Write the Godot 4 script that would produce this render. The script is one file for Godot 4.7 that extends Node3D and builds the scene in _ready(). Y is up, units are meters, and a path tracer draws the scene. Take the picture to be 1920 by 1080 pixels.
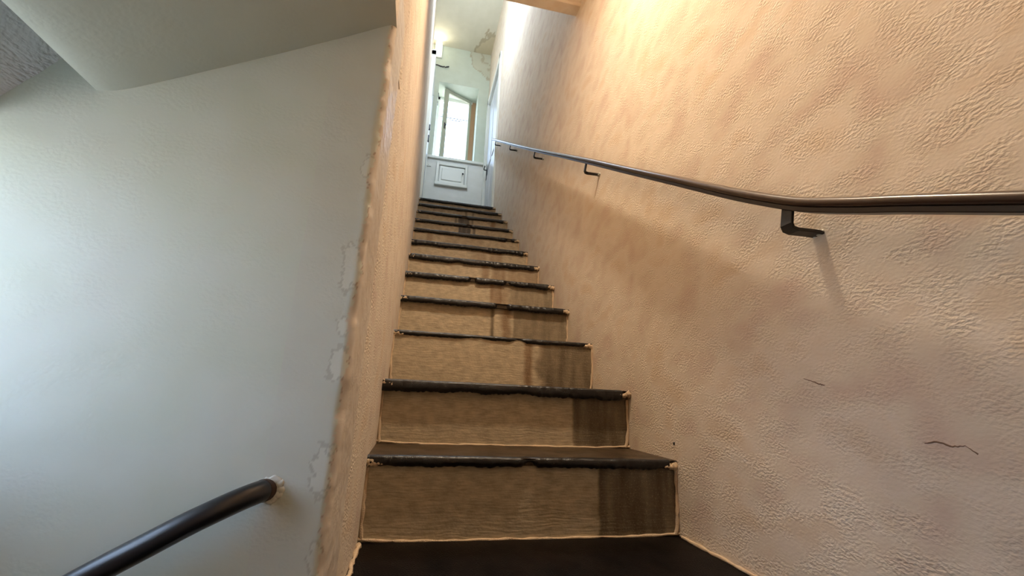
extends Node3D
# Narrow plastered staircase. Drawn in units of S metres around the photograph's eye point; the landing is at y = 0.
const S := 0.65
const LIFT := 0.465
var taken := {}
var rough_noise := FastNoiseLite.new()
var fine_noise := FastNoiseLite.new()
var M := {}


func V(x: float, y: float, z: float) -> Vector3:
	return Vector3(x, y + LIFT, z) * S


func _ready() -> void:
	# ---- camera
	var cam := Camera3D.new()
	cam.name = "camera"
	cam.transform = Transform3D(Basis(Vector3(0.97611657, 0.04250633, 0.21304846), Vector3(-0.09294041, 0.9681046, 0.23267051), Vector3(-0.19636322, -0.24691436, 0.9489335)), V(0, 0, 0))
	cam.fov = 67.415
	cam.near = 0.02
	add_child(cam)
	# ---- sky and exposure: an overcast white sky that enters through two windows
	var env := Environment.new()
	env.background_mode = Environment.BG_SKY
	var sky := Sky.new()
	var sm := ProceduralSkyMaterial.new()
	sm.sky_top_color = Color(0.75, 0.855, 1.0)
	sm.sky_horizon_color = Color(0.85, 0.92, 1.0)
	sm.sky_energy_multiplier = 2.7
	sm.ground_bottom_color = Color(0.70, 0.71, 0.72)
	sm.ground_horizon_color = Color(0.88, 0.90, 0.93)
	sm.ground_energy_multiplier = 2.8
	sky.sky_material = sm
	env.sky = sky
	env.tonemap_mode = Environment.TONE_MAPPER_LINEAR
	env.tonemap_exposure = 1.0
	env.sdfgi_enabled = true
	env.ssao_enabled = true
	env.ssil_enabled = true
	var we := WorldEnvironment.new()
	we.name = "world_environment"
	we.environment = env
	add_child(we)
	setup_noise()
	setup_materials()
	build_landing_lamp(Vector3(0.53, 3.03, -1.22), 2.6, Color(1.0, 0.915, 0.80))
	build_wall_lamp()
	build_hall_fill(Vector3(0.22, 6.25, -5.2), 1.45, Color(0.81, 0.905, 1.0))
	build_walls()
	build_end_wall()
	build_landing_window()
	build_ceilings()
	build_staircase()
	build_right_handrail()
	build_lower_handrail()
	build_doors()
	build_end_window()
	build_hatch()
	build_small_things()


# ---------------------------------------------------------------- naming
func put(o: Node3D, called: String, parent: Node = null) -> Node3D:
	if parent == null:
		parent = self
	var key := str(parent.get_instance_id()) + called
	var n: int = taken.get(key, 0)
	taken[key] = n + 1
	o.name = called if n == 0 else "%s_%03d" % [called, n]
	parent.add_child(o, true)
	return o


func tag(o: Node3D, label: String, category: String, group := "") -> Node3D:
	o.set_meta("label", label)
	o.set_meta("category", category)
	if group:
		o.set_meta("group", group)
	return o


func commit(st: SurfaceTool, called: String, mat: Material, parent: Node = null) -> MeshInstance3D:
	st.index()
	st.generate_normals()
	var o := MeshInstance3D.new()
	o.mesh = st.commit()
	o.material_override = mat
	put(o, called, parent)
	return o


func structure(o: Node3D, label: String, category: String) -> Node3D:
	o.set_meta("kind", "structure")
	return tag(o, label, category)


func begin() -> SurfaceTool:
	var st := SurfaceTool.new()
	st.begin(Mesh.PRIMITIVE_TRIANGLES)
	return st


# ---------------------------------------------------------------- shapes
# f(u, v) -> Vector3 with u, v in 0..1; the outward side is du x dv. c(u, v) -> Color is optional.
func grid(st: SurfaceTool, f: Callable, nu: int, nv: int, c = null, smooth := 0) -> void:
	st.set_smooth_group(smooth)
	var p := PackedVector3Array()
	var k := PackedColorArray()
	for j in nv + 1:
		for i in nu + 1:
			p.append(f.call(float(i) / nu, float(j) / nv))
			if c != null:
				k.append(c.call(float(i) / nu, float(j) / nv))
	var w := nu + 1
	for j in nv:
		for i in nu:
			for q in [[0, 0], [1, 1], [1, 0], [0, 0], [0, 1], [1, 1]]:
				var a: int = i + q[0]
				var b: int = j + q[1]
				if c != null:
					st.set_color(k[b * w + a])
				st.set_uv(Vector2(float(a) / nu, 1.0 - float(b) / nv))
				st.add_vertex(p[b * w + a])


# a flat convex face turned away from the point «inside»
func face(st: SurfaceTool, pts: Array, inside: Vector3) -> void:
	st.set_smooth_group(0xFFFFFFFF)
	var n: Vector3 = (pts[1] - pts[0]).cross(pts[2] - pts[0])
	var ps := pts.duplicate()
	if n.dot(pts[0] - inside) > 0:
		ps.reverse()
	for i in range(1, ps.size() - 1):
		for p in [ps[0], ps[i], ps[i + 1]]:
			st.set_uv(Vector2(p.x + p.z, p.y))
			st.add_vertex(p)


# a box between two corners, with chamfered edges, under a transform
func box(st: SurfaceTool, lo: Vector3, hi: Vector3, bev := 0.0, t := Transform3D()) -> void:
	var c := (lo + hi) / 2.0
	var h := ((hi - lo) / 2.0).abs()
	var b := minf(bev, minf(h.x, minf(h.y, h.z)) * 0.8)
	var inside := t * c
	var at := func(s: Vector3, axis: int) -> Vector3:
		var k := h - Vector3(b, b, b)
		k[axis] = h[axis]
		return t * (c + s * k)
	for axis in 3:
		var u := (axis + 1) % 3
		var v := (axis + 2) % 3
		for s in [-1.0, 1.0]:
			var pts := []
			for q in [[-1, -1], [1, -1], [1, 1], [-1, 1]]:
				var k := Vector3()
				k[axis] = s
				k[u] = q[0]
				k[v] = q[1]
				pts.append(at.call(k, axis))
			face(st, pts, inside)
	if b <= 0.0:
		return
	for axis in 3:
		var u := (axis + 1) % 3
		var v := (axis + 2) % 3
		for su in [-1.0, 1.0]:
			for sv in [-1.0, 1.0]:
				var k0 := Vector3()
				k0[u] = su
				k0[v] = sv
				var k1 := k0
				k0[axis] = -1.0
				k1[axis] = 1.0
				face(st, [at.call(k0, u), at.call(k1, u), at.call(k1, v), at.call(k0, v)], inside)
	for sx in [-1.0, 1.0]:
		for sy in [-1.0, 1.0]:
			for sz in [-1.0, 1.0]:
				var k := Vector3(sx, sy, sz)
				face(st, [at.call(k, 0), at.call(k, 1), at.call(k, 2)], inside)


# box in scene units
func ubox(st: SurfaceTool, x0: float, y0: float, z0: float, x1: float, y1: float, z1: float, bev := 0.0, t := Transform3D()) -> void:
	box(st, V(minf(x0, x1), minf(y0, y1), minf(z0, z1)), V(maxf(x0, x1), maxf(y0, y1), maxf(z0, z1)), bev, t)


# a profile (in the plane of «side» and «up») swept along a path of points
func sweep(st: SurfaceTool, path: Array, profile: Array, side_hint: Vector3, jitter := 0.0, smooth := 0) -> void:
	var rings := []
	for i in path.size():
		var d: Vector3 = (path[mini(i + 1, path.size() - 1)] - path[maxi(i - 1, 0)]).normalized()
		var up := d.cross(side_hint).normalized()
		var side := up.cross(d).normalized()
		var ring := []
		var k := 1.0 + jitter * fine_noise.get_noise_3dv(path[i] * 900.0)
		for q in profile:
			ring.append(path[i] + (side * q.x + up * q.y) * k)
		rings.append(ring)
	var n := profile.size()
	st.set_smooth_group(smooth)
	for i in path.size() - 1:
		for j in n:
			var k := (j + 1) % n
			var a: Vector3 = rings[i][j]
			var b: Vector3 = rings[i][k]
			var c: Vector3 = rings[i + 1][k]
			var d: Vector3 = rings[i + 1][j]
			var mid: Vector3 = path[i]
			var ps := [a, b, c, a, c, d]
			if (b - a).cross(c - a).dot(a - mid) > 0:
				ps = [a, c, b, a, d, c]
			for p in ps:
				st.set_uv(Vector2(p.x + p.z, p.y))
				st.add_vertex(p)
	for e in [0, path.size() - 1]:
		var other: Vector3 = path[1] if e == 0 else path[path.size() - 2]
		face(st, rings[e], other)


func circle(r: float, n := 12, squash := 1.0) -> Array:
	var out := []
	for i in n:
		out.append(Vector2(cos(TAU * i / n), sin(TAU * i / n) * squash) * r)
	return out


# lumpy blob of plaster
func blob(st: SurfaceTool, at: Vector3, r: Vector3, rough := 0.35) -> void:
	var f := func(u: float, v: float) -> Vector3:
		var th := u * TAU
		var ph := (v - 0.5) * PI
		var n := Vector3(cos(th) * cos(ph), sin(ph), -sin(th) * cos(ph))
		return at + n * r * (1.0 + rough * rough_noise.get_noise_3dv((at + n * r) * 7000.0))
	grid(st, f, 9, 6)


# wall: an uneven front (origin o, sides U and V, outward U x V) with a flat back «thick» behind it
func slab(st: SurfaceTool, o: Vector3, u: Vector3, v: Vector3, nu: int, nv: int, thick: float, bump: Callable, c = null) -> void:
	var n := u.cross(v).normalized()
	var f := func(a: float, b: float) -> Vector3:
		var p := o + u * a + v * b
		return p + n * bump.call(p)
	grid(st, f, nu, nv, c)
	if c != null:
		st.set_color(c.call(0.5, 0.5))
	var back := func(a: float, b: float) -> Vector3: return o + u * a + v * b - n * thick
	var mid := o + (u + v) * 0.5 - n * thick * 0.5
	face(st, [back.call(0, 0), back.call(1, 0), back.call(1, 1), back.call(0, 1)], mid)
	for k in [[0, 0, 1, 0, nu], [1, 0, 1, 1, nv], [0, 1, 1, 1, nu], [0, 0, 0, 1, nv]]:
		for i in k[4]:
			var s: float = float(i) / k[4]
			var t: float = float(i + 1) / k[4]
			var a0 := lerpf(k[0], k[2], s)
			var b0 := lerpf(k[1], k[3], s)
			var a1 := lerpf(k[0], k[2], t)
			var b1 := lerpf(k[1], k[3], t)
			face(st, [f.call(a0, b0), f.call(a1, b1), back.call(a1, b1), back.call(a0, b0)], mid)


# ---------------------------------------------------------------- materials
func setup_noise() -> void:
	rough_noise.seed = 11
	rough_noise.frequency = 0.02
	rough_noise.fractal_octaves = 4
	fine_noise.seed = 5
	fine_noise.frequency = 0.05
	fine_noise.fractal_octaves = 3


func noise_tex(kind: int, freq: float, octaves: int, seed_: int, side := 1024, ramp: Gradient = null) -> NoiseTexture2D:
	var n := FastNoiseLite.new()
	n.noise_type = kind
	n.seed = seed_
	n.frequency = freq
	n.fractal_octaves = octaves
	var t := NoiseTexture2D.new()
	t.width = side
	t.height = side
	t.seamless = true
	t.noise = n
	t.color_ramp = ramp
	return t


# stucco: fine grains that come and go in patches, with a few trowel strokes
func stucco_image() -> ImageTexture:
	var side := 1024
	var n := FastNoiseLite.new()
	n.noise_type = FastNoiseLite.TYPE_SIMPLEX_SMOOTH
	n.seed = 21
	n.frequency = 0.085
	n.fractal_octaves = 4
	var fine := n.get_seamless_image(side, side)
	n.seed = 4
	n.frequency = 0.008
	n.fractal_octaves = 3
	var patch := n.get_seamless_image(side, side)
	var a := fine.get_data()
	var b := patch.get_data()
	var out := PackedByteArray()
	out.resize(side * side)
	for i in side * side:
		var k := (a[i] - 128) / 128.0
		var m := clampf((b[i] - 70) / 110.0, 0.12, 1.0)
		out[i] = int(clampf(128.0 + 120.0 * k * m + (b[i] - 128) * 0.15, 0.0, 255.0))
	return ImageTexture.create_from_image(Image.create_from_data(side, side, false, Image.FORMAT_L8, out))


func ramp(stops: Array) -> Gradient:
	var g := Gradient.new()
	g.offsets = PackedFloat32Array(stops.map(func(s): return s[0]))
	g.colors = PackedColorArray(stops.map(func(s): return s[1]))
	return g


func plaster(col: Color, rough: float, stucco: float, stain: Gradient, grain := 1.6, use_vertex := false) -> StandardMaterial3D:
	var m := StandardMaterial3D.new()
	m.albedo_color = col
	m.roughness = rough
	m.uv1_triplanar = true
	m.uv1_world_triplanar = true
	m.uv1_scale = Vector3(1.0, 1.25, 0.8) * grain
	m.albedo_texture = noise_tex(FastNoiseLite.TYPE_SIMPLEX_SMOOTH, 0.006, 5, 3, 512, stain)
	m.heightmap_enabled = true
	m.heightmap_scale = stucco
	m.heightmap_texture = M.stucco
	m.vertex_color_use_as_albedo = use_vertex
	return m


func paint(col: Color, rough: float, metallic := 0.0, coat := 0.0) -> StandardMaterial3D:
	var m := StandardMaterial3D.new()
	m.albedo_color = col
	m.roughness = rough
	m.metallic = metallic
	if coat > 0.0:
		m.clearcoat_enabled = true
		m.clearcoat = coat
		m.clearcoat_roughness = 0.25
	return m


func setup_materials() -> void:
	M.stucco = stucco_image()
	M.skin = noise_tex(FastNoiseLite.TYPE_SIMPLEX_SMOOTH, 0.03, 4, 8)
	var cream := ramp([[0.0, Color(0.93, 0.86, 0.82)], [0.45, Color(0.98, 0.95, 0.9)], [0.6, Color(1, 0.97, 0.93)], [1.0, Color(0.96, 0.9, 0.82)]])
	M.cream = plaster(Color(0.90, 0.875, 0.845), 0.85, 0.17, cream)
	M.green = plaster(Color(0.87, 0.89, 0.855), 0.6, 0.03, ramp([[0.0, Color(0.97, 0.98, 0.95)], [1.0, Color.WHITE]]))
	M.soffit = plaster(Color(0.84, 0.85, 0.80), 0.75, 0.04, ramp([[0.0, Color(0.95, 0.95, 0.93)], [1.0, Color.WHITE]]))
	M.rough_white = plaster(Color(0.96, 0.96, 0.96), 0.9, 0.9, ramp([[0.0, Color(0.95, 0.95, 0.95)], [1.0, Color.WHITE]]))
	M.corner = plaster(Color(1, 1, 1), 0.38, 0.035, ramp([[0.0, Color(0.97, 0.96, 0.95)], [1.0, Color.WHITE]]), 1.6, true)
	M.hall = plaster(Color(1, 1, 1), 0.7, 0.25, ramp([[0.0, Color(0.97, 0.97, 0.96)], [1.0, Color.WHITE]]), 1.6, true)
	M.mortar = plaster(Color(0.84, 0.77, 0.68), 0.9, 0.3, cream, 4.0)
	M.tread = plaster(Color(0.30, 0.255, 0.195), 0.42, 0.12, ramp([[0.0, Color(0.55, 0.5, 0.45)], [0.5, Color(0.9, 0.85, 0.8)], [1.0, Color(1, 1, 1)]]), 3.0)
	M.landing_tread = plaster(Color(0.075, 0.052, 0.04), 0.5, 0.15, ramp([[0.0, Color(0.5, 0.5, 0.5)], [0.55, Color(0.9, 0.9, 0.9)], [0.8, Color(1, 1, 1)], [1.0, Color(1.0, 1.0, 1.0)]]), 3.0)
	M.nosing = plaster(Color(0.078, 0.052, 0.045), 0.3, 0.1, ramp([[0.0, Color(0.6, 0.6, 0.6)], [1.0, Color.WHITE]]), 5.0)
	M.landing_tread.metallic_specular = 0.2
	M.tread.metallic_specular = 0.3
	M.rail = paint(Color(0.20, 0.13, 0.10), 0.28, 0.0, 0.5)
	M.strip = paint(Color(0.10, 0.075, 0.08), 0.4)
	M.bracket = paint(Color(0.06, 0.052, 0.045), 0.55)
	M.lower_rail = paint(Color(0.12, 0.12, 0.14), 0.35, 0.0, 0.4)
	M.worn = paint(Color(0.26, 0.17, 0.12), 0.6)
	M.white = paint(Color(0.88, 0.88, 0.84), 0.4)
	M.door = paint(Color(0.80, 0.81, 0.82), 0.35)
	M.dark = paint(Color(0.06, 0.055, 0.06), 0.4)
	M.wood = paint(Color(0.70, 0.55, 0.40), 0.55)
	M.sash = paint(Color(0.66, 0.66, 0.58), 0.5)
	M.iron = paint(Color(0.2, 0.2, 0.22), 0.6)
	M.scratch = paint(Color(0.50, 0.40, 0.33), 0.9)
	M.glass = StandardMaterial3D.new()
	M.glass.transparency = BaseMaterial3D.TRANSPARENCY_ALPHA
	M.glass.albedo_color = Color(0.95, 0.98, 1.0, 0.06)
	M.glass.roughness = 0.02


# ---------------------------------------------------------------- lamps
func build_landing_lamp(at: Vector3, energy: float, col: Color) -> void:
	var root := Node3D.new()
	root.position = V(at.x, at.y, at.z)
	put(root, "ceiling_downlight")
	tag(root, "small round warm downlight under the low ceiling over the stair foot", "lamp")
	var up := (3.34 - at.y) * S
	var st := begin()
	sweep(st, [Vector3(0, up, 0), Vector3(0, up - 0.01, 0), Vector3(0, up - 0.02, 0)], circle(0.05, 24), Vector3.RIGHT)
	sweep(st, [Vector3(0, up, 0), Vector3(0, up * 0.6, 0), Vector3(0, 0.05, 0)], circle(0.012, 12), Vector3.RIGHT)
	sweep(st, [Vector3(0, 0.06, 0), Vector3(0, 0.03, 0), Vector3(0, 0.012, 0)], circle(0.055, 24), Vector3.RIGHT)
	commit(st, "lamp_housing", M.white, root)
	var glow := StandardMaterial3D.new()
	glow.albedo_color = col
	glow.emission_enabled = true
	glow.emission = col
	glow.emission_energy_multiplier = 4.0
	st = begin()
	sweep(st, [Vector3(0, 0.014, 0), Vector3(0, 0.008, 0), Vector3(0, 0.005, 0)], circle(0.045, 24), Vector3.RIGHT)
	commit(st, "lamp_diffuser", glow, root)
	var l := AreaLight3D.new()
	l.name = "diffuser_light"
	l.light_color = col
	l.light_energy = energy
	l.area_size = Vector2(0.07, 0.07)
	l.area_range = 12.0
	l.shadow_enabled = true
	l.rotation.x = -PI / 2.0
	root.add_child(l)


func build_hall_fill(at: Vector3, energy: float, col: Color) -> void:  # added out-of-view fill: lifts the light on the end wall and upper risers
	var root := Node3D.new()
	root.position = V(at.x, 7.7, at.z)
	put(root, "hall_fill_lamp")
	tag(root, "added unseen globe lamp that brightens the upper hall and steps", "lamp")
	var drop := (at.y - 7.7) * S
	var st := begin()
	sweep(st, [Vector3(0, 0.0, 0), Vector3(0, -0.02, 0), Vector3(0, -0.03, 0)], circle(0.06, 20), Vector3.RIGHT)
	sweep(st, [Vector3(0, -0.02, 0), Vector3(0, drop * 0.5, 0), Vector3(0, drop + 0.09, 0)], circle(0.008, 10), Vector3.RIGHT)
	commit(st, "fill_stem", M.white, root)
	var glow := StandardMaterial3D.new()
	glow.albedo_color = col
	glow.emission_enabled = true
	glow.emission = col
	glow.emission_energy_multiplier = 4.0
	var sp := SphereMesh.new()
	sp.radius = 0.1
	sp.height = 0.2
	var b := MeshInstance3D.new()
	b.mesh = sp
	b.material_override = glow
	b.position = Vector3(0, drop, 0)
	put(b, "globe", root)
	var l := OmniLight3D.new()
	l.name = "hall_fill_light"
	l.light_color = col
	l.light_energy = energy
	l.light_size = 0.09
	l.omni_range = 14.0
	l.omni_attenuation = 2.0
	l.shadow_enabled = true
	l.position = Vector3(0, drop, 0)
	root.add_child(l)


func build_wall_lamp() -> void:
	var root := Node3D.new()
	root.position = V(-0.2, 7.36, -8.36)
	put(root, "wall_lamp")
	tag(root, "small white glowing box lamp high in the corner beside the ceiling of the upper hall", "lamp")
	var st := begin()
	box(st, Vector3(-0.055, 0, -0.03), Vector3(0.055, 0.24, 0.0), 0.006)
	commit(st, "lamp_base", M.white, root)
	var glow := StandardMaterial3D.new()
	glow.albedo_color = Color(0.95, 0.96, 0.92)
	glow.emission_enabled = true
	glow.emission = Color(1.0, 0.98, 0.9)
	glow.emission_energy_multiplier = 3.0
	st = begin()
	box(st, Vector3(-0.045, 0.012, 0.0), Vector3(0.045, 0.228, 0.05), 0.014)
	commit(st, "lamp_cover", glow, root)
	var l := AreaLight3D.new()
	l.name = "cover_light"
	l.light_color = Color(1.0, 0.98, 0.9)
	l.light_energy = 0.12
	l.area_size = Vector2(0.09, 0.21)
	l.area_range = 12.0
	l.shadow_enabled = true
	l.position = Vector3(0, 0.12, 0.056)
	l.rotation.y = PI
	root.add_child(l)


# ---------------------------------------------------------------- walls
func lump(amp: float) -> Callable:
	return func(p: Vector3) -> float:
		return amp * (rough_noise.get_noise_3dv(p * 90.0) + 0.35 * fine_noise.get_noise_3dv(p * Vector3(160, 260, 160)))


func left_x(y: float, z: float) -> float:
	return -0.125 - 0.0128 * clampf(-z - 0.9, 0.0, 9.0) - 0.016 * maxf(0.0, y - 1.0) * clampf((-z - 0.9) / 2.0, 0.0, 1.0)


func build_walls() -> void:
	# stair wall on the right, with the door opening of the upper hall left out
	var st := begin()
	slab(st, V(1, -0.62, -6.75), V(0, 0, 7.95) - V(0, 0, 0), V(0, 9.6, 0) - V(0, 0, 0), 240, 260, 0.2, lump(0.0022))
	slab(st, V(1, 6.2, -8.15), Vector3(0, 0, 1.4 * S), Vector3(0, 2.78 * S, 0), 30, 50, 0.2, lump(0.004))
	slab(st, V(1, 2.7, -8.8), Vector3(0, 0, 0.65 * S), Vector3(0, 6.28 * S, 0), 16, 100, 0.2, lump(0.004))
	ubox(st, 1.12, 2.7, -8.2, 1.31, 6.3, -6.7)
	var wr := structure(commit(st, "wall_right", M.cream), "rough cream plaster wall along the right of the stairs behind the handrail", "wall")
	# scratches and knocks in it
	var marks := [[[-0.975, 0.083], [-0.95, 0.075], [-0.93, 0.068], [-0.915, 0.064]], [[-0.712, -0.052], [-0.69, -0.047], [-0.665, -0.053], [-0.645, -0.05], [-0.628, -0.062]]]
	for k in marks:
		st = begin()
		var path := []
		for i in (k.size() - 1) * 5 + 1:
			var a: Array = k[mini(i / 5, k.size() - 2)]
			var b: Array = k[mini(i / 5, k.size() - 2) + 1]
			var t := float(i) / 5.0 - mini(i / 5, k.size() - 2)
			var p := V(1.0, lerpf(a[1], b[1], t), lerpf(a[0], b[0], t))
			p.x += lump(0.0022).call(p) * -1.0
			p.y += 0.0012 * fine_noise.get_noise_1d(i * 30.0)
			path.append(p)
		sweep(st, path, circle(0.0008, 6), Vector3.RIGHT, 1.2)
		commit(st, "scratch", M.scratch, wr)
	st = begin()
	blob(st, V(0.998, -0.144, -1.594), Vector3(0.003, 0.004, 0.002))
	commit(st, "nail_head", M.dark, wr)

	# stair wall on the left, leaning a little outwards
	st = begin()
	var lw := func(u: float, v: float) -> Vector3:
		var z := -1.055 - u * 7.73
		var y := -0.62 + v * 9.6
		var p := V(left_x(y, z), y, z)
		p.x += lump(0.0015).call(p)
		return p
	grid(st, lw, 200, 220)
	ubox(st, -0.9, -0.62, -0.95, -0.52, 8.98, -8.8)
	structure(commit(st, "wall_left", M.cream), "cream plaster wall closing the left side of the stairs", "wall")

	# worn rounded corner where the green landing wall turns into the stair
	st = begin()
	var r := 0.02
	var prof := func(u: float) -> Vector2:
		var d := u * 0.30   # run along the profile: 0..0.1 green face, then the round, then the stair face
		if d < 0.1:
			return Vector2(-0.125 - r - (0.1 - d), -0.88)
		var arc := r * PI / 2.0
		if d < 0.1 + arc:
			var a := (d - 0.1) / r
			return Vector2(-0.125 - r + r * sin(a), -0.88 - r + r * cos(a))
		return Vector2(-0.125, -0.88 - r - (d - 0.1 - arc))
	var corner := func(u: float, v: float) -> Vector3:
		var q: Vector2 = prof.call(u)
		var y := -0.62 + v * 1.62
		var p := V(q.x, y, q.y)
		var wear := 0.0025 * rough_noise.get_noise_3dv(Vector3(1, y * 420.0, 4)) * exp(-pow((u - 0.42) / 0.16, 2.0))
		var n := 0.0012 * fine_noise.get_noise_3dv(p * 700.0) * smoothstep(0.28, 0.45, u)
		p.z += lump(0.0022).call(p) * (1.0 - smoothstep(0.30, 0.40, u))
		return p + Vector3(0.7, 0, 0.7) * (wear + n)
	var chips := [[0.242, 0.055, 0.022], [0.12, 0.02, 0.012], [0.05, 0.035, 0.02], [-0.14, 0.05, 0.02], [0.47, 0.03, 0.012], [-0.28, 0.03, 0.012]]
	var corner_color := func(u: float, v: float) -> Color:
		var y := -0.62 + v * 1.62
		var d := u * 0.30
		var edge := 0.112 + 0.022 * rough_noise.get_noise_2d(y * 260.0, 7.0) + 0.008 * fine_noise.get_noise_2d(y * 1500.0, 3.0) + clampf(-y, 0.0, 0.4) * -0.02
		var green := Color(0.87, 0.89, 0.855)
		for c in chips:
			var e := Vector2((d - (edge - c[2] * 0.7)) / c[2], (y - c[0]) / c[1]).length() + 0.3 * fine_noise.get_noise_2d(y * 900.0, d * 900.0)
			if e < 0.8 and d < edge:
				green = Color(0.90, 0.915, 0.88)
			elif e < 1.0 and d < edge:
				green = Color(0.80, 0.81, 0.77)
		var tan_ := Color(0.895, 0.865, 0.83).lerp(Color(0.82, 0.76, 0.70), clampf(0.5 + fine_noise.get_noise_2d(y * 400.0, d * 400.0), 0.0, 1.0) * 0.4)
		var out := tan_ if d > edge else green
		if d > edge and d < edge + 0.003 and fine_noise.get_noise_2d(y * 900.0, 50.0) > 0.2:
			out = Color(0.74, 0.68, 0.63)
		return out.srgb_to_linear()
	grid(st, corner, 150, 420, corner_color)
	structure(commit(st, "trim_1", M.corner), "worn rounded plaster corner with a ragged edge between green and tan paint", "corner")

	# green landing wall
	st = begin()
	slab(st, V(-1.45, -1.75, -0.88), Vector3(1.205 * S, 0, 0), Vector3(0, 2.9 * S, 0), 110, 200, 0.12, lump(0.0022))
	structure(commit(st, "wall_landing", M.green), "smooth pale green wall beside the foot of the stairs behind the black handrail", "wall")

	# stair wall above the sloping soffit, then the wall behind the camera
	st = begin()
	slab(st, V(-0.125, 0.85, 1.0), Vector3(0, 0, -2.12 * S), Vector3(0, 2.6 * S, 0), 90, 100, 0.1, lump(0.003))
	structure(commit(st, "wall_soffit", M.cream), "cream plaster wall rising from the edge of the sloping soffit", "wall")
	st = begin()
	slab(st, V(1.3, -1.75, 1.0), Vector3(-2.8 * S, 0, 0), Vector3(0, 5.3 * S, 0), 40, 60, 0.2, lump(0.004))
	structure(commit(st, "wall_back", M.cream), "cream plaster wall behind the foot of the stairs", "wall")
	# wall over the low lobby ceiling, on the side of the upper hall
	st = begin()
	ubox(st, -0.6, 3.2, -2.62, 1.3, 8.98, -2.72)
	structure(commit(st, "wall_upper", M.cream), "plaster wall above the beam over the stairs", "wall")


func build_end_wall() -> void:
	var z := -8.4
	var x0 := -0.117
	var x1 := 0.772
	var y0 := 4.90
	var y1 := 6.76
	var st := begin()
	var col := func(lo: Vector2, hi: Vector2) -> Callable:
		return func(u: float, v: float) -> Color:
			var x := lerpf(lo.x, hi.x, u)
			var y := lerpf(lo.y, hi.y, v)
			var c := Color(0.80, 0.83, 0.77) if y > 4.9 else Color(0.91, 0.91, 0.89)
			# old water stains under the ceiling, on the right
			var q := Vector2((x - 0.95) / 0.42, (y - 7.72) / 0.62).length() + 0.32 * rough_noise.get_noise_2d(x * 120.0, y * 120.0)
			if q < 0.92:
				c = c.lerp(Color(0.78, 0.75, 0.65), 0.5)
			if absf(q - 0.92) < 0.035 or absf(q - 0.5) < 0.04:
				c = Color(0.72, 0.69, 0.59)
			return c.srgb_to_linear()
	for k in [[-0.6, 2.7, x0, 8.9, 12, 80], [x1, 2.7, 1.3, 8.9, 40, 170], [x0, 2.7, x1, y0, 12, 30], [x0, y1, x1, 8.9, 60, 90]]:
		slab(st, V(k[0], k[1], z), Vector3((k[2] - k[0]) * S, 0, 0), Vector3(0, (k[3] - k[1]) * S, 0), k[4], k[5], 0.6 * S, lump(0.0018), col.call(Vector2(k[0], k[1]), Vector2(k[2], k[3])))
	structure(commit(st, "wall_end", M.hall), "pale green painted wall with the window at the top of the stairs", "wall")
	st = begin()
	ubox(st, -0.32, 4.84, z, 0.99, 4.90, z + 0.05, 0.004)
	structure(commit(st, "trim_2", M.white), "white sill moulding running under the window at the top of the stairs", "moulding")
	st = begin()
	ubox(st, -0.5, 2.72, -6.5, 1.3, 2.98, -9.0)
	structure(commit(st, "floor_upper", M.tread), "brown floor of the upper hall at the head of the stairs", "floor")


func build_landing_window() -> void:
	# wall with the window just outside the frame on the left
	var st := begin()
	var x := -0.815
	ubox(st, x - 0.25, -1.75, -0.9, x, -0.1, 1.2)
	ubox(st, x - 0.25, 0.462, -0.9, x, 1.3, 1.2)
	ubox(st, x - 0.25, -0.1, -0.15, x, 0.462, 1.2)
	structure(commit(st, "wall_window", M.rough_white), "rough whitewashed wall around the landing window", "wall")
	st = begin()
	var f := func(u: float, v: float) -> Vector3:
		var z := lerpf(-0.9, 0.6, u)
		var p := V(lerpf(-0.83, -0.50, v) - 0.34 * (z + 0.9), lerpf(0.445, 0.909, v) + 0.24 * (z + 0.9), z)
		return p + Vector3(0.6, -0.4, 0) * 0.004 * rough_noise.get_noise_3dv(p * 500.0)
	grid(st, f, 150, 40)
	ubox(st, -0.84, 1.15, -0.9, -0.6, 1.25, 0.6)
	structure(commit(st, "ceiling_niche", M.rough_white), "rough white plaster slope at the upper left corner beside the soffit", "ceiling")
	var w := Node3D.new()
	w.position = V(x - 0.2, -0.1, -0.6)
	put(w, "window_1")
	structure(w, "white framed window lighting the landing from the left", "window")
	st = begin()
	for q in [[-0.11, -0.07, -0.88, -0.14], [0.42, 0.47, -0.88, -0.14], [-0.11, 0.47, -0.88, -0.845], [-0.11, 0.47, -0.175, -0.14], [0.17, 0.20, -0.86, -0.16]]:
		ubox(st, x - 0.23, q[0], q[2], x - 0.17, q[1], q[3], 0.003, Transform3D(Basis(), -w.position))
	commit(st, "window_frame", M.white, w)
	for q in [[-0.08, 0.18], [0.19, 0.43]]:
		st = begin()
		ubox(st, x - 0.203, q[0], -0.85, x - 0.197, q[1], -0.17, 0.0, Transform3D(Basis(), -w.position))
		commit(st, "pane", M.glass, w)


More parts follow.
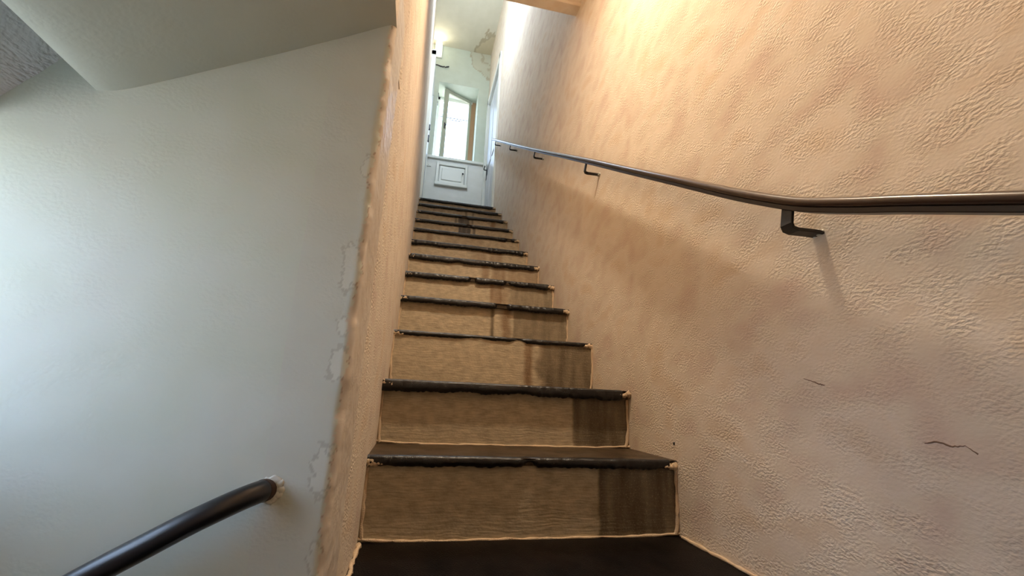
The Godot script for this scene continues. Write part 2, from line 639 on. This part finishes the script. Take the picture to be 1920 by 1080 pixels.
func build_ceilings() -> void:
	# sloping underside of the flight above, left
	var st := begin()
	var f := func(u: float, v: float) -> Vector3:
		var x := lerpf(-0.66, -0.124, v)
		var y := 0.842 + (x + 0.125) * 0.592
		var round_ := 0.02 * exp(-(x + 0.66) / 0.03)
		var p := V(x, y + round_, lerpf(1.1, -0.92, u))
		p.y += 0.003 * rough_noise.get_noise_3dv(p * 120.0)
		return p
	grid(st, f, 120, 70)
	ubox(st, -0.655, 0.87, 1.1, -0.2, 1.35, -0.92)
	st.set_smooth_group(0xFFFFFFFF)
	var mid := V(-0.4, 0.9, 0)
	face(st, [V(-0.66, 0.545, 1.1), V(-0.66, 0.545, -0.92), V(-0.66, 1.35, -0.92), V(-0.66, 1.35, 1.1)], mid)
	structure(commit(st, "ceiling_soffit", M.soffit), "sloping grey green soffit of the flight above, upper left", "ceiling")
	st = begin()
	ubox(st, -1.4, 1.3, -0.95, -0.6, 1.45, 1.2)
	ubox(st, -0.9, 3.33, -2.70, 1.3, 3.5, 1.3)
	structure(commit(st, "ceiling_lobby", M.cream), "low plaster ceiling over the foot of the stairs", "ceiling")
	st = begin()
	var b := func(u: float, v: float) -> Vector3:
		var p := V(lerpf(-0.5, 1.2, u), 3.05, lerpf(-2.745, -2.62, v) - 0.02 * u + (0.02 if v < 0.5 else 0.0))
		return p + Vector3(0, 0.0035, 0.002) * rough_noise.get_noise_3dv(p * 300.0)
	ubox(st, -0.5, 3.052, -2.62, 1.2, 3.45, -2.74, 0.008)
	structure(commit(st, "trim_3", M.cream), "plaster beam crossing above the stairs at the top of the picture", "beam")
	st = begin()
	var top := func(u: float, v: float) -> Vector3:
		var p := V(lerpf(-0.6, 1.3, u), 7.72, lerpf(-9.0, -2.65, v))
		p.y += 0.004 * rough_noise.get_noise_3dv(p * 60.0)
		return p
	var tc := func(u: float, v: float) -> Color:
		var x := lerpf(-0.6, 1.3, u)
		var z := lerpf(-9.0, -2.65, v)
		var c := Color(0.86, 0.84, 0.76)
		var q := Vector2((x - 0.92) / 0.40, (z + 8.4) / 0.75).length() + 0.3 * rough_noise.get_noise_2d(x * 150.0, z * 70.0)
		if q < 0.8:
			c = Color(0.83, 0.78, 0.66)
		if absf(q - 0.8) < 0.05:
			c = Color(0.74, 0.69, 0.58)
		return c.srgb_to_linear()
	grid(st, top, 90, 160, tc)
	st.set_color(Color(0.7, 0.7, 0.6))
	ubox(st, -0.6, 7.74, -9.0, 1.3, 7.95, -2.6)
	structure(commit(st, "ceiling_upper", M.hall), "high pale ceiling of the upper hall with a brown water stain", "ceiling")


# ---------------------------------------------------------------- staircase
const NY := [-0.205, 0.055, 0.331, 0.615, 0.878, 1.168, 1.463, 1.753, 2.025, 2.302, 2.624, 2.985]
const NZ := [-1.575, -1.94, -2.398, -2.814, -3.169, -3.629, -4.098, -4.529, -4.922, -5.311, -5.806, -6.397]
const OVER := [0.018, 0.036, 0.010, 0.038, 0.030, 0.030, 0.032, 0.028, 0.030, 0.028, 0.03, 0.025]
const THICK := [0.030, 0.040, 0.022, 0.036, 0.036, 0.042, 0.042, 0.034, 0.034, 0.034, 0.036, 0.04]
# chipped places of each nosing: [x, half width, depth of the chip as a share of the thickness]
const CHIPS := [[[0.42, 0.03, 0.7]], [], [[0.30, 0.10, 0.5], [0.55, 0.05, 0.7]], [[0.52, 0.05, 0.9]], [[0.35, 0.025, 0.8], [0.62, 0.03, 0.5]], [], [], [[0.88, 0.04, 0.7]], [[0.45, 0.04, 0.5]], [[0.42, 0.05, 0.5]], [], []]
# stains that ran down the risers, and darker right ends of the lowest two: [from x, to x, strength, warm (rust) or dark, ragged edge]
const STAINS_AND_DARK_ENDS := [
	[[0.695, 1.1, 0.50, 0, 0.006]],  # lowest riser: darker right end with a crisp left edge
	[[0.735, 1.1, 0.46, 0, 0.008]],  # next riser up: same darker right end
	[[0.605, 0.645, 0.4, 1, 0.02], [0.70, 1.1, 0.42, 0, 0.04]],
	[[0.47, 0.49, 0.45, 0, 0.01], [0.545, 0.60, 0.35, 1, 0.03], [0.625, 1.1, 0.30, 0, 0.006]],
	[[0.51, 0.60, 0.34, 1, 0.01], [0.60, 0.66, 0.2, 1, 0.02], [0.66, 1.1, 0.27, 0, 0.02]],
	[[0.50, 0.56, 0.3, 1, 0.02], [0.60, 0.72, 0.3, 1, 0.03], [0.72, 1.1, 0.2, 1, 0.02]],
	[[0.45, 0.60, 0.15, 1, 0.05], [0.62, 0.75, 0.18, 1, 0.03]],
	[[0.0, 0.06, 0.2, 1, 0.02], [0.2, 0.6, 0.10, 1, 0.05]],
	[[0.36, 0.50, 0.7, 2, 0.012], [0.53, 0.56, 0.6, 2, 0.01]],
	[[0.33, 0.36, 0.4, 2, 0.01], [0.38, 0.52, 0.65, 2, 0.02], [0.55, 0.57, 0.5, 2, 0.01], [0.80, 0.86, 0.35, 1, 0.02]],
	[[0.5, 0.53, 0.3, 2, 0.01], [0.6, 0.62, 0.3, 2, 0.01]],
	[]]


func riser_material(i: int, grain_map: ImageTexture) -> StandardMaterial3D:
	var w := 640
	var h := 128
	var im := Image.create(w, h, false, Image.FORMAT_RGB8)
	var base := Color(0.69, 0.63, 0.53)
	for y in h:
		for x in w:
			var fx := lerpf(-0.16, 1.02, float(x) / w)
			var fy := float(y) / h
			var streak := fine_noise.get_noise_2d(x * 0.55 + i * 900.0, y * 9.0)
			var patch := rough_noise.get_noise_2d(x * 1.3 + i * 500.0, y * 2.2)
			var c := base * (1.0 + 0.14 * streak + 0.12 * patch)
			var drip := fine_noise.get_noise_2d(x * 0.55 + i * 77.0, y * 0.10)
			for s in STAINS_AND_DARK_ENDS[i]:
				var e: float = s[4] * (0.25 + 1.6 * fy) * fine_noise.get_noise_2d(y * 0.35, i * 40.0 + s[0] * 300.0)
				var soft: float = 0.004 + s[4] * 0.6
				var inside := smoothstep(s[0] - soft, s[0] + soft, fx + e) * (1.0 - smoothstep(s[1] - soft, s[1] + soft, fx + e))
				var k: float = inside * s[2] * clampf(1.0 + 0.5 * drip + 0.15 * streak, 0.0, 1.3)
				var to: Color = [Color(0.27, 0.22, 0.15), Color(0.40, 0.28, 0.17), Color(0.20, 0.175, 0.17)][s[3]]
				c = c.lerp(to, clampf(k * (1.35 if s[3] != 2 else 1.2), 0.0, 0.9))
			# flecks of old plaster
			if fine_noise.get_noise_2d(x * 7.0 + 3000.0 * i, y * 7.0) > 0.50:
				c = c.lerp(Color(0.80, 0.72, 0.60), 0.55)
			im.set_pixel(x, y, Color(clampf(c.r, 0, 1), clampf(c.g, 0, 1), clampf(c.b, 0, 1)))
	var m := StandardMaterial3D.new()
	m.albedo_texture = ImageTexture.create_from_image(im)
	m.roughness = 0.55
	m.heightmap_enabled = true
	m.heightmap_scale = 0.09
	m.heightmap_texture = grain_map
	return m


func grain_image() -> ImageTexture:
	var w := 1024
	var h := 256
	var im := Image.create(w, h, false, Image.FORMAT_L8)
	var n := FastNoiseLite.new()
	n.seed = 77
	n.frequency = 0.02
	n.fractal_octaves = 4
	for y in h:
		for x in w:
			var bend := 10.0 * n.get_noise_2d(x * 0.25, 900.0 + y * 0.2)
			var k := n.get_noise_2d(x * 0.35, (y + bend) * 4.5) * 0.7 + 0.35 * n.get_noise_2d(x * 4.0, y * 4.0 + 400.0)
			im.set_pixel(x, y, Color(0.5 + 0.5 * k, 0, 0).clamp() if false else Color.from_hsv(0, 0, clampf(0.5 + 0.55 * k, 0, 1)))
	return ImageTexture.create_from_image(im)


func build_staircase() -> void:
	var root := Node3D.new()
	root.position = V(0.43, -0.465, -1.55)
	put(root, "staircase")
	tag(root, "steep straight flight of brown steps with worn black nosings between two plaster walls", "staircase")
	var back := Transform3D(Basis(), -root.position)
	var grain := grain_image()
	for i in 12:
		var y1: float = NY[i]
		var y0: float = -0.465 if i == 0 else NY[i - 1]
		var rz: float = NZ[i] - OVER[i]
		var xl: float = left_x(0.0, rz)
		# riser board
		var st := begin()
		var f := func(u: float, v: float) -> Vector3:
			var p := V(lerpf(xl - 0.03, 1.005, u), lerpf(y0 - 0.02, y1 - 0.005, v), rz)
			p.z += 0.002 * rough_noise.get_noise_3dv(p * 110.0 + Vector3(i * 90, 0, 0))
			return back * p
		grid(st, f, 40, 10)
		ubox(st, xl - 0.03, y0 - 0.02, rz - 0.05, 1.005, y1 - 0.005, rz - 0.004, 0.0, back)
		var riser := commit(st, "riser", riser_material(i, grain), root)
		# crumbling beads of plaster along its foot and its two sides
		st = begin()
		var foot := []
		for k in 41:
			var x := lerpf(xl - 0.01, 1.01, k / 40.0)
			var sag := 0.010 * pow(2.0 * k / 40.0 - 1.0, 8.0)
			var p := V(x, y0 + 0.001 + sag + 0.004 * fine_noise.get_noise_1d(x * 200.0 + i * 70.0), rz + 0.004)
			foot.append(back * p)
		sweep(st, foot, circle(0.0030, 7), Vector3.FORWARD, 0.8)
		for side in 2:
			var path := []
			for k in 15:
				var y := lerpf(y0 + 0.005, y1 - THICK[i], k / 14.0)
				var edge: float = left_x(y, rz) + 0.002 if side == 0 else 0.996
				var in_ := 0.012 * exp(-k / 2.0) * (1.0 if side == 0 else -1.0)
				path.append(back * V(edge + in_ + 0.004 * fine_noise.get_noise_2d(y * 300.0, i * 30.0 + side * 9.0), y, rz + 0.003))
			sweep(st, path, circle(0.0044, 7), Vector3.FORWARD, 0.8)
			for q in 5:
				var e: float = left_x(y1, NZ[i]) + 0.006 if side == 0 else 0.992
				blob(st, back * V(e + 0.010 * q * (1 if side == 0 else -1), y1 - 0.018 + 0.012 * fine_noise.get_noise_1d(i * 50.0 + q * 20.0), NZ[i] - 0.008), Vector3(0.0075, 0.0095 - 0.0012 * q, 0.0065), 0.8)
		commit(st, "mortar_bead", M.mortar, riser)
		# tread with its black nosing
		var nz: float = NZ[i]
		var end: float = -6.6 if i == 11 else NZ[i + 1] - OVER[i + 1] - 0.03
		st = begin()
		var top := func(u: float, v: float) -> Vector3:
			var x := lerpf(xl - 0.03, 1.005, u)
			var p := V(x, y1, lerpf(nz - 0.006, end, v))
			p.y += 0.0015 * rough_noise.get_noise_3dv(p * 130.0)
			return back * p
		grid(st, top, 40, 10)
		ubox(st, xl - 0.03, y1 - THICK[i] * 0.8, end, 1.005, y1 - 0.006, nz - 0.012, 0.0, back)
		var tread := commit(st, "tread", M.tread, root)
		st = begin()
		var nose := func(u: float, v: float) -> Vector3:
			var x := lerpf(xl - 0.01, 0.962 - 0.05 * absf(fine_noise.get_noise_1d(i * 99.0)), u)
			var t: float = THICK[i] * (1.0 + 0.30 * rough_noise.get_noise_2d(x * 220.0, i * 60.0) + 0.13 * fine_noise.get_noise_2d(x * 900.0, i * 33.0))
			var gone := 0.0
			for c in CHIPS[i]:
				gone = maxf(gone, c[2] * clampf(1.3 * (1.0 - absf(x - c[0]) / c[1]), 0.0, 1.0))
			t *= 1.0 - 0.85 * gone
			var sink: float = 0.006 * rough_noise.get_noise_2d(x * 160.0, i * 25.0 + 300.0)
			var zf: float = nz + 0.004 * fine_noise.get_noise_2d(x * 500.0, i * 21.0) - OVER[i] * 0.9 * gone
			var q: Array = [[0.0015 - sink * 0.2, -0.045], [0.0035, -0.016], [0.002, -0.004], [-0.005, 0.001], [-t * 0.6, 0.002], [-t, -0.002], [-t - 0.002, -0.012], [-t * 0.9, -0.05]][roundi(v * 7.0)]
			return back * V(x, y1 + q[0] + (sink if roundi(v * 7.0) < 4 else 0.0) * 0.3, zf + q[1])
		# u runs along +x, v over the front edge from the top down, so turn it round for an outward face
		grid(st, func(u: float, v: float) -> Vector3: return nose.call(u, 1.0 - v), 160, 7)
		commit(st, "nosing", M.nosing, tread)
	# the dark landing tread at the foot
	var st := begin()
	var land := func(u: float, v: float) -> Vector3:
		var p := V(lerpf(-0.16, 1.005, u), -0.465, lerpf(0.98, -1.62, v))
		p.y += 0.0015 * rough_noise.get_noise_3dv(p * 130.0)
		return back * p
	grid(st, land, 60, 90)
	ubox(st, -0.16, -0.62, -1.62, 1.005, -0.47, 0.98, 0.0, back)
	var foot_tread := commit(st, "tread", M.landing_tread, root)
	foot_tread.set_meta("label", "dark brown landing tread at the foot of the flight")
	for side in 2:
		st = begin()
		var path := []
		for k in 40:
			var z := lerpf(-1.56, -0.6 if side else -0.9, k / 39.0)
			var x: float = 0.992 if side else left_x(0.0, z) + 0.006
			path.append(back * V(x + 0.004 * fine_noise.get_noise_1d(z * 300.0), -0.462, z))
		sweep(st, path, circle(0.0042, 7), Vector3.UP, 0.8)
		commit(st, "mortar_bead", M.mortar, foot_tread)
	st = begin()
	ubox(st, -1.4, -1.75, -0.95, -0.14, -1.6, 1.2)
	ubox(st, -0.2, -1.7, -0.9, -0.13, -0.5, 1.2)
	structure(commit(st, "floor_lower", M.landing_tread), "dark floor at the bottom of the lower flight", "floor")


# ---------------------------------------------------------------- handrails
func rail_path() -> Array:
	# [z, y] read along the rail from the upper door down past the camera
	var k := [[-6.62, 4.36], [-5.6, 3.675], [-4.961, 3.243], [-3.635, 2.354], [-2.297, 1.47], [-1.75, 1.104], [-1.362, 0.846], [-1.073, 0.653], [-0.943, 0.571], [-0.83, 0.505], [-0.70, 0.445], [-0.609, 0.407], [-0.448, 0.337], [-0.2, 0.230], [0.2, 0.06]]
	var c := Curve3D.new()
	for i in k.size():
		var p := V(0.92, k[i][1], k[i][0])
		var a := V(0.92, k[maxi(i - 1, 0)][1], k[maxi(i - 1, 0)][0])
		var b := V(0.92, k[mini(i + 1, k.size() - 1)][1], k[mini(i + 1, k.size() - 1)][0])
		var d := (b - a).normalized()
		c.add_point(p, -d * p.distance_to(a) * 0.3, d * p.distance_to(b) * 0.3)
	c.bake_interval = 0.02
	return Array(c.get_baked_points())


func build_right_handrail() -> void:
	var root := Node3D.new()
	root.position = V(0.92, 0.521, -0.86)
	put(root, "handrail")
	tag(root, "long glossy dark brown handrail following the right wall up the stairs on five brackets", "handrail")
	var path := rail_path().map(func(p): return p - root.position)
	# rounded oval grip
	var grip := []
	for i in 18:
		var a := TAU * i / 18.0
		var s := signf(cos(a)) * pow(absf(cos(a)), 0.75)
		var t := signf(sin(a)) * pow(absf(sin(a)), 0.85)
		grip.append(Vector2(s * 0.019, t * 0.0085 + 0.0035))
	var st := begin()
	sweep(st, path, grip, Vector3.RIGHT)
	commit(st, "grip", M.rail, root)
	st = begin()
	sweep(st, path, [Vector2(-0.011, -0.012), Vector2(0.011, -0.012), Vector2(0.012, -0.011), Vector2(0.012, -0.0045), Vector2(-0.012, -0.0045), Vector2(-0.012, -0.011)], Vector3.RIGHT, 0.0, 0xFFFFFFFF)
	commit(st, "support_strip", M.strip, root)
	for k in [[-0.875, 0.527, 0.452, 0.023], [-2.285, 1.462, 1.376, 0.014], [-3.60, 2.330, 2.245, 0.014], [-4.90, 3.20, 3.118, 0.014], [-6.25, 4.11, 4.02, 0.014]]:
		var b := Node3D.new()
		b.position = V(0.92, k[1], k[0]) - root.position
		put(b, "bracket", root)
		var w: float = k[3] / 2.0
		var drop: float = (k[2] - k[1]) * S
		var reach := 0.085 * S
		# flat bar bent twice: down from the rail, then into the wall
		var line := [Vector3(-0.004, -0.006, 0), Vector3(-0.008, drop * 0.5, 0), Vector3(-0.011, drop + 0.009, 0), Vector3(-0.0085, drop + 0.002, 0), Vector3(0.001, drop - 0.0005, 0), Vector3(reach * 0.6, drop + 0.0005, 0), Vector3(reach, drop, 0)]
		st = begin()
		sweep(st, line, [Vector2(-w, -0.0022), Vector2(-w + 0.001, -0.003), Vector2(w - 0.001, -0.003), Vector2(w, -0.0022), Vector2(w, 0.0022), Vector2(w - 0.001, 0.003), Vector2(-w + 0.001, 0.003), Vector2(-w, 0.0022)], Vector3.BACK, 0.0, 0xFFFFFFFF)
		commit(st, "bent_bar", M.bracket, b)
		st = begin()
		for q in 5:
			blob(st, Vector3(reach - 0.004 - 0.004 * (q % 2), drop + 0.003 * (q % 3) - 0.001, (q - 2) * 0.004), Vector3(0.005, 0.0035, 0.004), 0.7)
		commit(st, "plaster_patch", M.white, b)


func build_lower_handrail() -> void:
	var root := Node3D.new()
	root.position = V(-0.3, -0.26, -0.8)
	put(root, "stair_rail")
	tag(root, "thick black round rail ending in the green wall, lower left", "handrail")
	var k := [[-0.236, -0.172, -0.885], [-0.242, -0.172, -0.865], [-0.258, -0.177, -0.845], [-0.285, -0.189, -0.825], [-0.32, -0.207, -0.815], [-0.36, -0.230, -0.81], [-0.42, -0.265, -0.81], [-0.55, -0.345, -0.81], [-0.75, -0.47, -0.81]]
	var c := Curve3D.new()
	for i in k.size():
		var p := V(k[i][0], k[i][1], k[i][2])
		var ka: Array = k[maxi(i - 1, 0)]
		var kb: Array = k[mini(i + 1, k.size() - 1)]
		var a := V(ka[0], ka[1], ka[2])
		var b := V(kb[0], kb[1], kb[2])
		var d := (b - a).normalized()
		c.add_point(p, -d * p.distance_to(a) * 0.3, d * p.distance_to(b) * 0.3)
	c.bake_interval = 0.006
	var pts := Array(c.get_baked_points()).map(func(p): return p - root.position)
	var st := begin()
	sweep(st, pts, circle(0.0118, 20), Vector3.UP)
	commit(st, "tube", M.lower_rail, root)
	st = begin()
	sweep(st, pts.slice(0, 4), circle(0.0121, 20), Vector3.UP, 0.05)
	commit(st, "worn_end", M.worn, root)
	st = begin()
	for q in 12:
		var a := TAU * q / 12.0
		blob(st, V(-0.229, -0.171, -0.8805) - root.position + Vector3(cos(a) * 0.009, sin(a) * 0.010, 0), Vector3(0.0055, 0.0055, 0.0013), 0.6)
	commit(st, "plaster_patch", M.white, root)


# ---------------------------------------------------------------- doors of the upper hall
func build_doors() -> void:
	var d := Node3D.new()
	d.position = V(1.0, 2.985, -7.45)
	put(d, "door_1")
	structure(d, "white door in the right wall at the top of the stairs", "door")
	var t := Transform3D(Basis(), -d.position)
	var st := begin()
	ubox(st, 0.965, 2.985, -6.68, 1.06, 6.29, -6.80, 0.004, t)
	ubox(st, 0.965, 2.985, -8.12, 1.06, 6.29, -8.24, 0.004, t)
	ubox(st, 0.965, 6.17, -6.68, 1.06, 6.29, -8.24, 0.004, t)
	commit(st, "door_frame", M.white, d)
	st = begin()
	ubox(st, 1.02, 3.0, -6.82, 1.08, 6.16, -8.10, 0.004, t)
	for q in [[3.15, 4.35], [4.5, 5.98]]:
		for s in [[-6.93, -7.40], [-7.52, -7.99]]:
			ubox(st, 1.008, q[0], s[0], 1.03, q[1], s[1], 0.006, t)
	var leaf := commit(st, "door_leaf", M.door, d)
	st = begin()
	ubox(st, 1.0, 4.28, -7.92, 1.03, 4.62, -7.98, 0.002, t)
	sweep(st, [t * V(1.02, 4.5, -7.95), t * V(0.96, 4.5, -7.95), t * V(0.945, 4.5, -7.93), t * V(0.945, 4.49, -7.78)], circle(0.007, 10), Vector3.UP)
	commit(st, "handle", M.dark, leaf)
	var e := Node3D.new()
	e.position = V(-0.22, 2.985, -7.5)
	put(e, "door_2")
	structure(e, "door in the left wall at the top of the stairs, seen edge on", "door")
	t = Transform3D(Basis(), -e.position)
	var x := -0.235
	st = begin()
	ubox(st, x - 0.1, 2.985, -7.0, x + 0.03, 6.3, -7.12, 0.004, t)
	ubox(st, x - 0.1, 2.985, -8.18, x + 0.03, 6.3, -8.30, 0.004, t)
	ubox(st, x - 0.1, 6.2, -7.0, x + 0.03, 6.32, -8.30, 0.004, t)
	commit(st, "door_frame", M.white, e)
	st = begin()
	ubox(st, x - 0.1, 3.0, -7.12, x + 0.015, 6.2, -8.18, 0.003, t)
	var leaf2 := commit(st, "door_leaf", M.door, e)
	st = begin()
	ubox(st, x + 0.01, 4.5, -7.2, x + 0.05, 4.62, -7.26, 0.002, t)
	ubox(st, x + 0.01, 4.75, -7.2, x + 0.05, 4.84, -7.26, 0.002, t)
	commit(st, "latch", M.dark, leaf2)


func build_end_window() -> void:
	var w := Node3D.new()
	w.position = V(0.33, 4.9, -8.9)
	put(w, "window_2")
	structure(w, "window with an open casement at the top of the stairs", "window")
	var t := Transform3D(Basis(), -w.position)
	var z := -8.92
	var st := begin()
	ubox(st, -0.12, 4.88, z, 0.78, 4.96, z - 0.07, 0.004, t)
	ubox(st, -0.12, 6.69, z, 0.78, 6.78, z - 0.07, 0.004, t)
	ubox(st, -0.13, 4.88, z, -0.06, 6.78, z - 0.07, 0.004, t)
	commit(st, "window_frame", M.white, w)
	st = begin()
	ubox(st, 0.69, 4.90, z + 0.01, 0.78, 6.76, z - 0.07, 0.004, t)
	ubox(st, 0.655, 4.96, z + 0.03, 0.70, 6.69, z - 0.05, 0.004, t)
	commit(st, "wooden_jamb", M.wood, w)
	# casement hinged on the right, swung into the hall
	var sash := Node3D.new()
	sash.position = V(0.66, 4.97, z + 0.03) - w.position
	sash.rotation.y = deg_to_rad(26.0)
	put(sash, "casement", w)
	var L := 0.70 * S
	var H := 1.78 * S
	st = begin()
	box(st, Vector3(-L, 0, -0.02), Vector3(-L + 0.06, H, 0.02), 0.003)
	box(st, Vector3(-0.036, 0, -0.014), Vector3(0, H, 0.014), 0.003)
	box(st, Vector3(-L + 0.036, H - 0.05, -0.014), Vector3(-0.034, H, 0.014), 0.003)
	box(st, Vector3(-L + 0.036, 0, -0.014), Vector3(-0.034, 0.055, 0.014), 0.003)
	commit(st, "casement_frame", M.sash, sash)
	st = begin()
	box(st, Vector3(-L + 0.03, 0.05, -0.002), Vector3(-0.03, H - 0.045, 0.002))
	commit(st, "pane", M.glass, sash)
	st = begin()
	box(st, Vector3(-L + 0.02, H * 0.42, 0.019), Vector3(-L + 0.04, H * 0.42 + 0.10, 0.024), 0.002)
	box(st, Vector3(-L + 0.024, H * 0.42 + 0.045, 0.022), Vector3(-L + 0.036, H * 0.42 + 0.058, 0.055), 0.002)
	commit(st, "handle", M.iron, sash)
	# iron grille outside
	st = begin()
	for yy in [6.39, 6.34]:
		sweep(st, [t * V(-0.15, yy, -9.12), t * V(0.3, yy, -9.12), t * V(0.8, yy, -9.12)] if yy > 6.35 else [t * V(0.2, yy, -9.12), t * V(0.33, yy, -9.12), t * V(0.47, yy, -9.12)], circle(0.006, 8), Vector3.UP)
	for xx in [0.2, 0.47]:
		sweep(st, [t * V(xx, 6.39, -9.12), t * V(xx, 6.365, -9.12), t * V(xx, 6.34, -9.12)], circle(0.005, 8), Vector3.RIGHT)
	commit(st, "window_bar", M.iron, w)
	# hinges on the left jamb
	st = begin()
	for yy in [6.36, 6.58]:
		ubox(st, -0.118, yy, -8.62, -0.105, yy + 0.06, -8.70, 0.001, t)
	commit(st, "hinge", M.iron, w)


func build_hatch() -> void:
	var h := Node3D.new()
	h.position = V(0.32, 4.26, -8.38)
	put(h, "wall_hatch")
	tag(h, "white square cupboard hatch set in the wall under the window sill", "cupboard")
	var z := -8.4
	var t := Transform3D(Basis(), -h.position)
	var st := begin()
	ubox(st, -0.01, 4.26, z, 0.05, 4.77, z + 0.05, 0.005, t)
	ubox(st, 0.60, 4.26, z, 0.655, 4.77, z + 0.05, 0.005, t)
	ubox(st, 0.045, 4.70, z, 0.605, 4.77, z + 0.05, 0.005, t)
	ubox(st, -0.02, 4.235, z, 0.665, 4.305, z + 0.07, 0.005, t)
	commit(st, "hatch_frame", M.white, h)
	st = begin()
	ubox(st, 0.065, 4.315, z, 0.59, 4.69, z + 0.03, 0.004, t)
	ubox(st, 0.11, 4.36, z, 0.54, 4.645, z + 0.045, 0.008, t)
	var leaf := commit(st, "hatch_door", M.white, h)
	st = begin()
	blob(st, t * V(0.555, 4.555, z + 0.06), Vector3(0.012, 0.012, 0.014), 0.0)
	commit(st, "knob", M.iron, leaf)


func build_small_things() -> void:
	var st := begin()
	var pts := []
	for i in 16:
		var x := lerpf(-0.24, 0.06, i / 15.0)
		pts.append(V(x, 7.17 + 0.02 * fine_noise.get_noise_1d(i * 25.0) - 0.03 * sin(i / 15.0 * PI), -8.375 + 0.006 * fine_noise.get_noise_1d(i * 40.0)))
	sweep(st, pts, circle(0.008, 8), Vector3.UP, 0.5)
	tag(commit(st, "cable", M.iron), "short dark cable hanging on the wall below the small lamp", "cable")
	var s := Node3D.new()
	s.position = V(-0.17, 4.68, -8.4)
	put(s, "wall_socket")
	tag(s, "small white socket on the wall left of the hatch", "socket")
	st = begin()
	box(st, Vector3(-0.035, -0.02, 0), Vector3(0.035, 0.025, 0.012), 0.003)
	commit(st, "cover_plate", M.white, s)
	st = begin()
	box(st, Vector3(-0.012, -0.006, 0.011), Vector3(0.012, 0.010, 0.018), 0.002)
	commit(st, "switch", M.white, s)
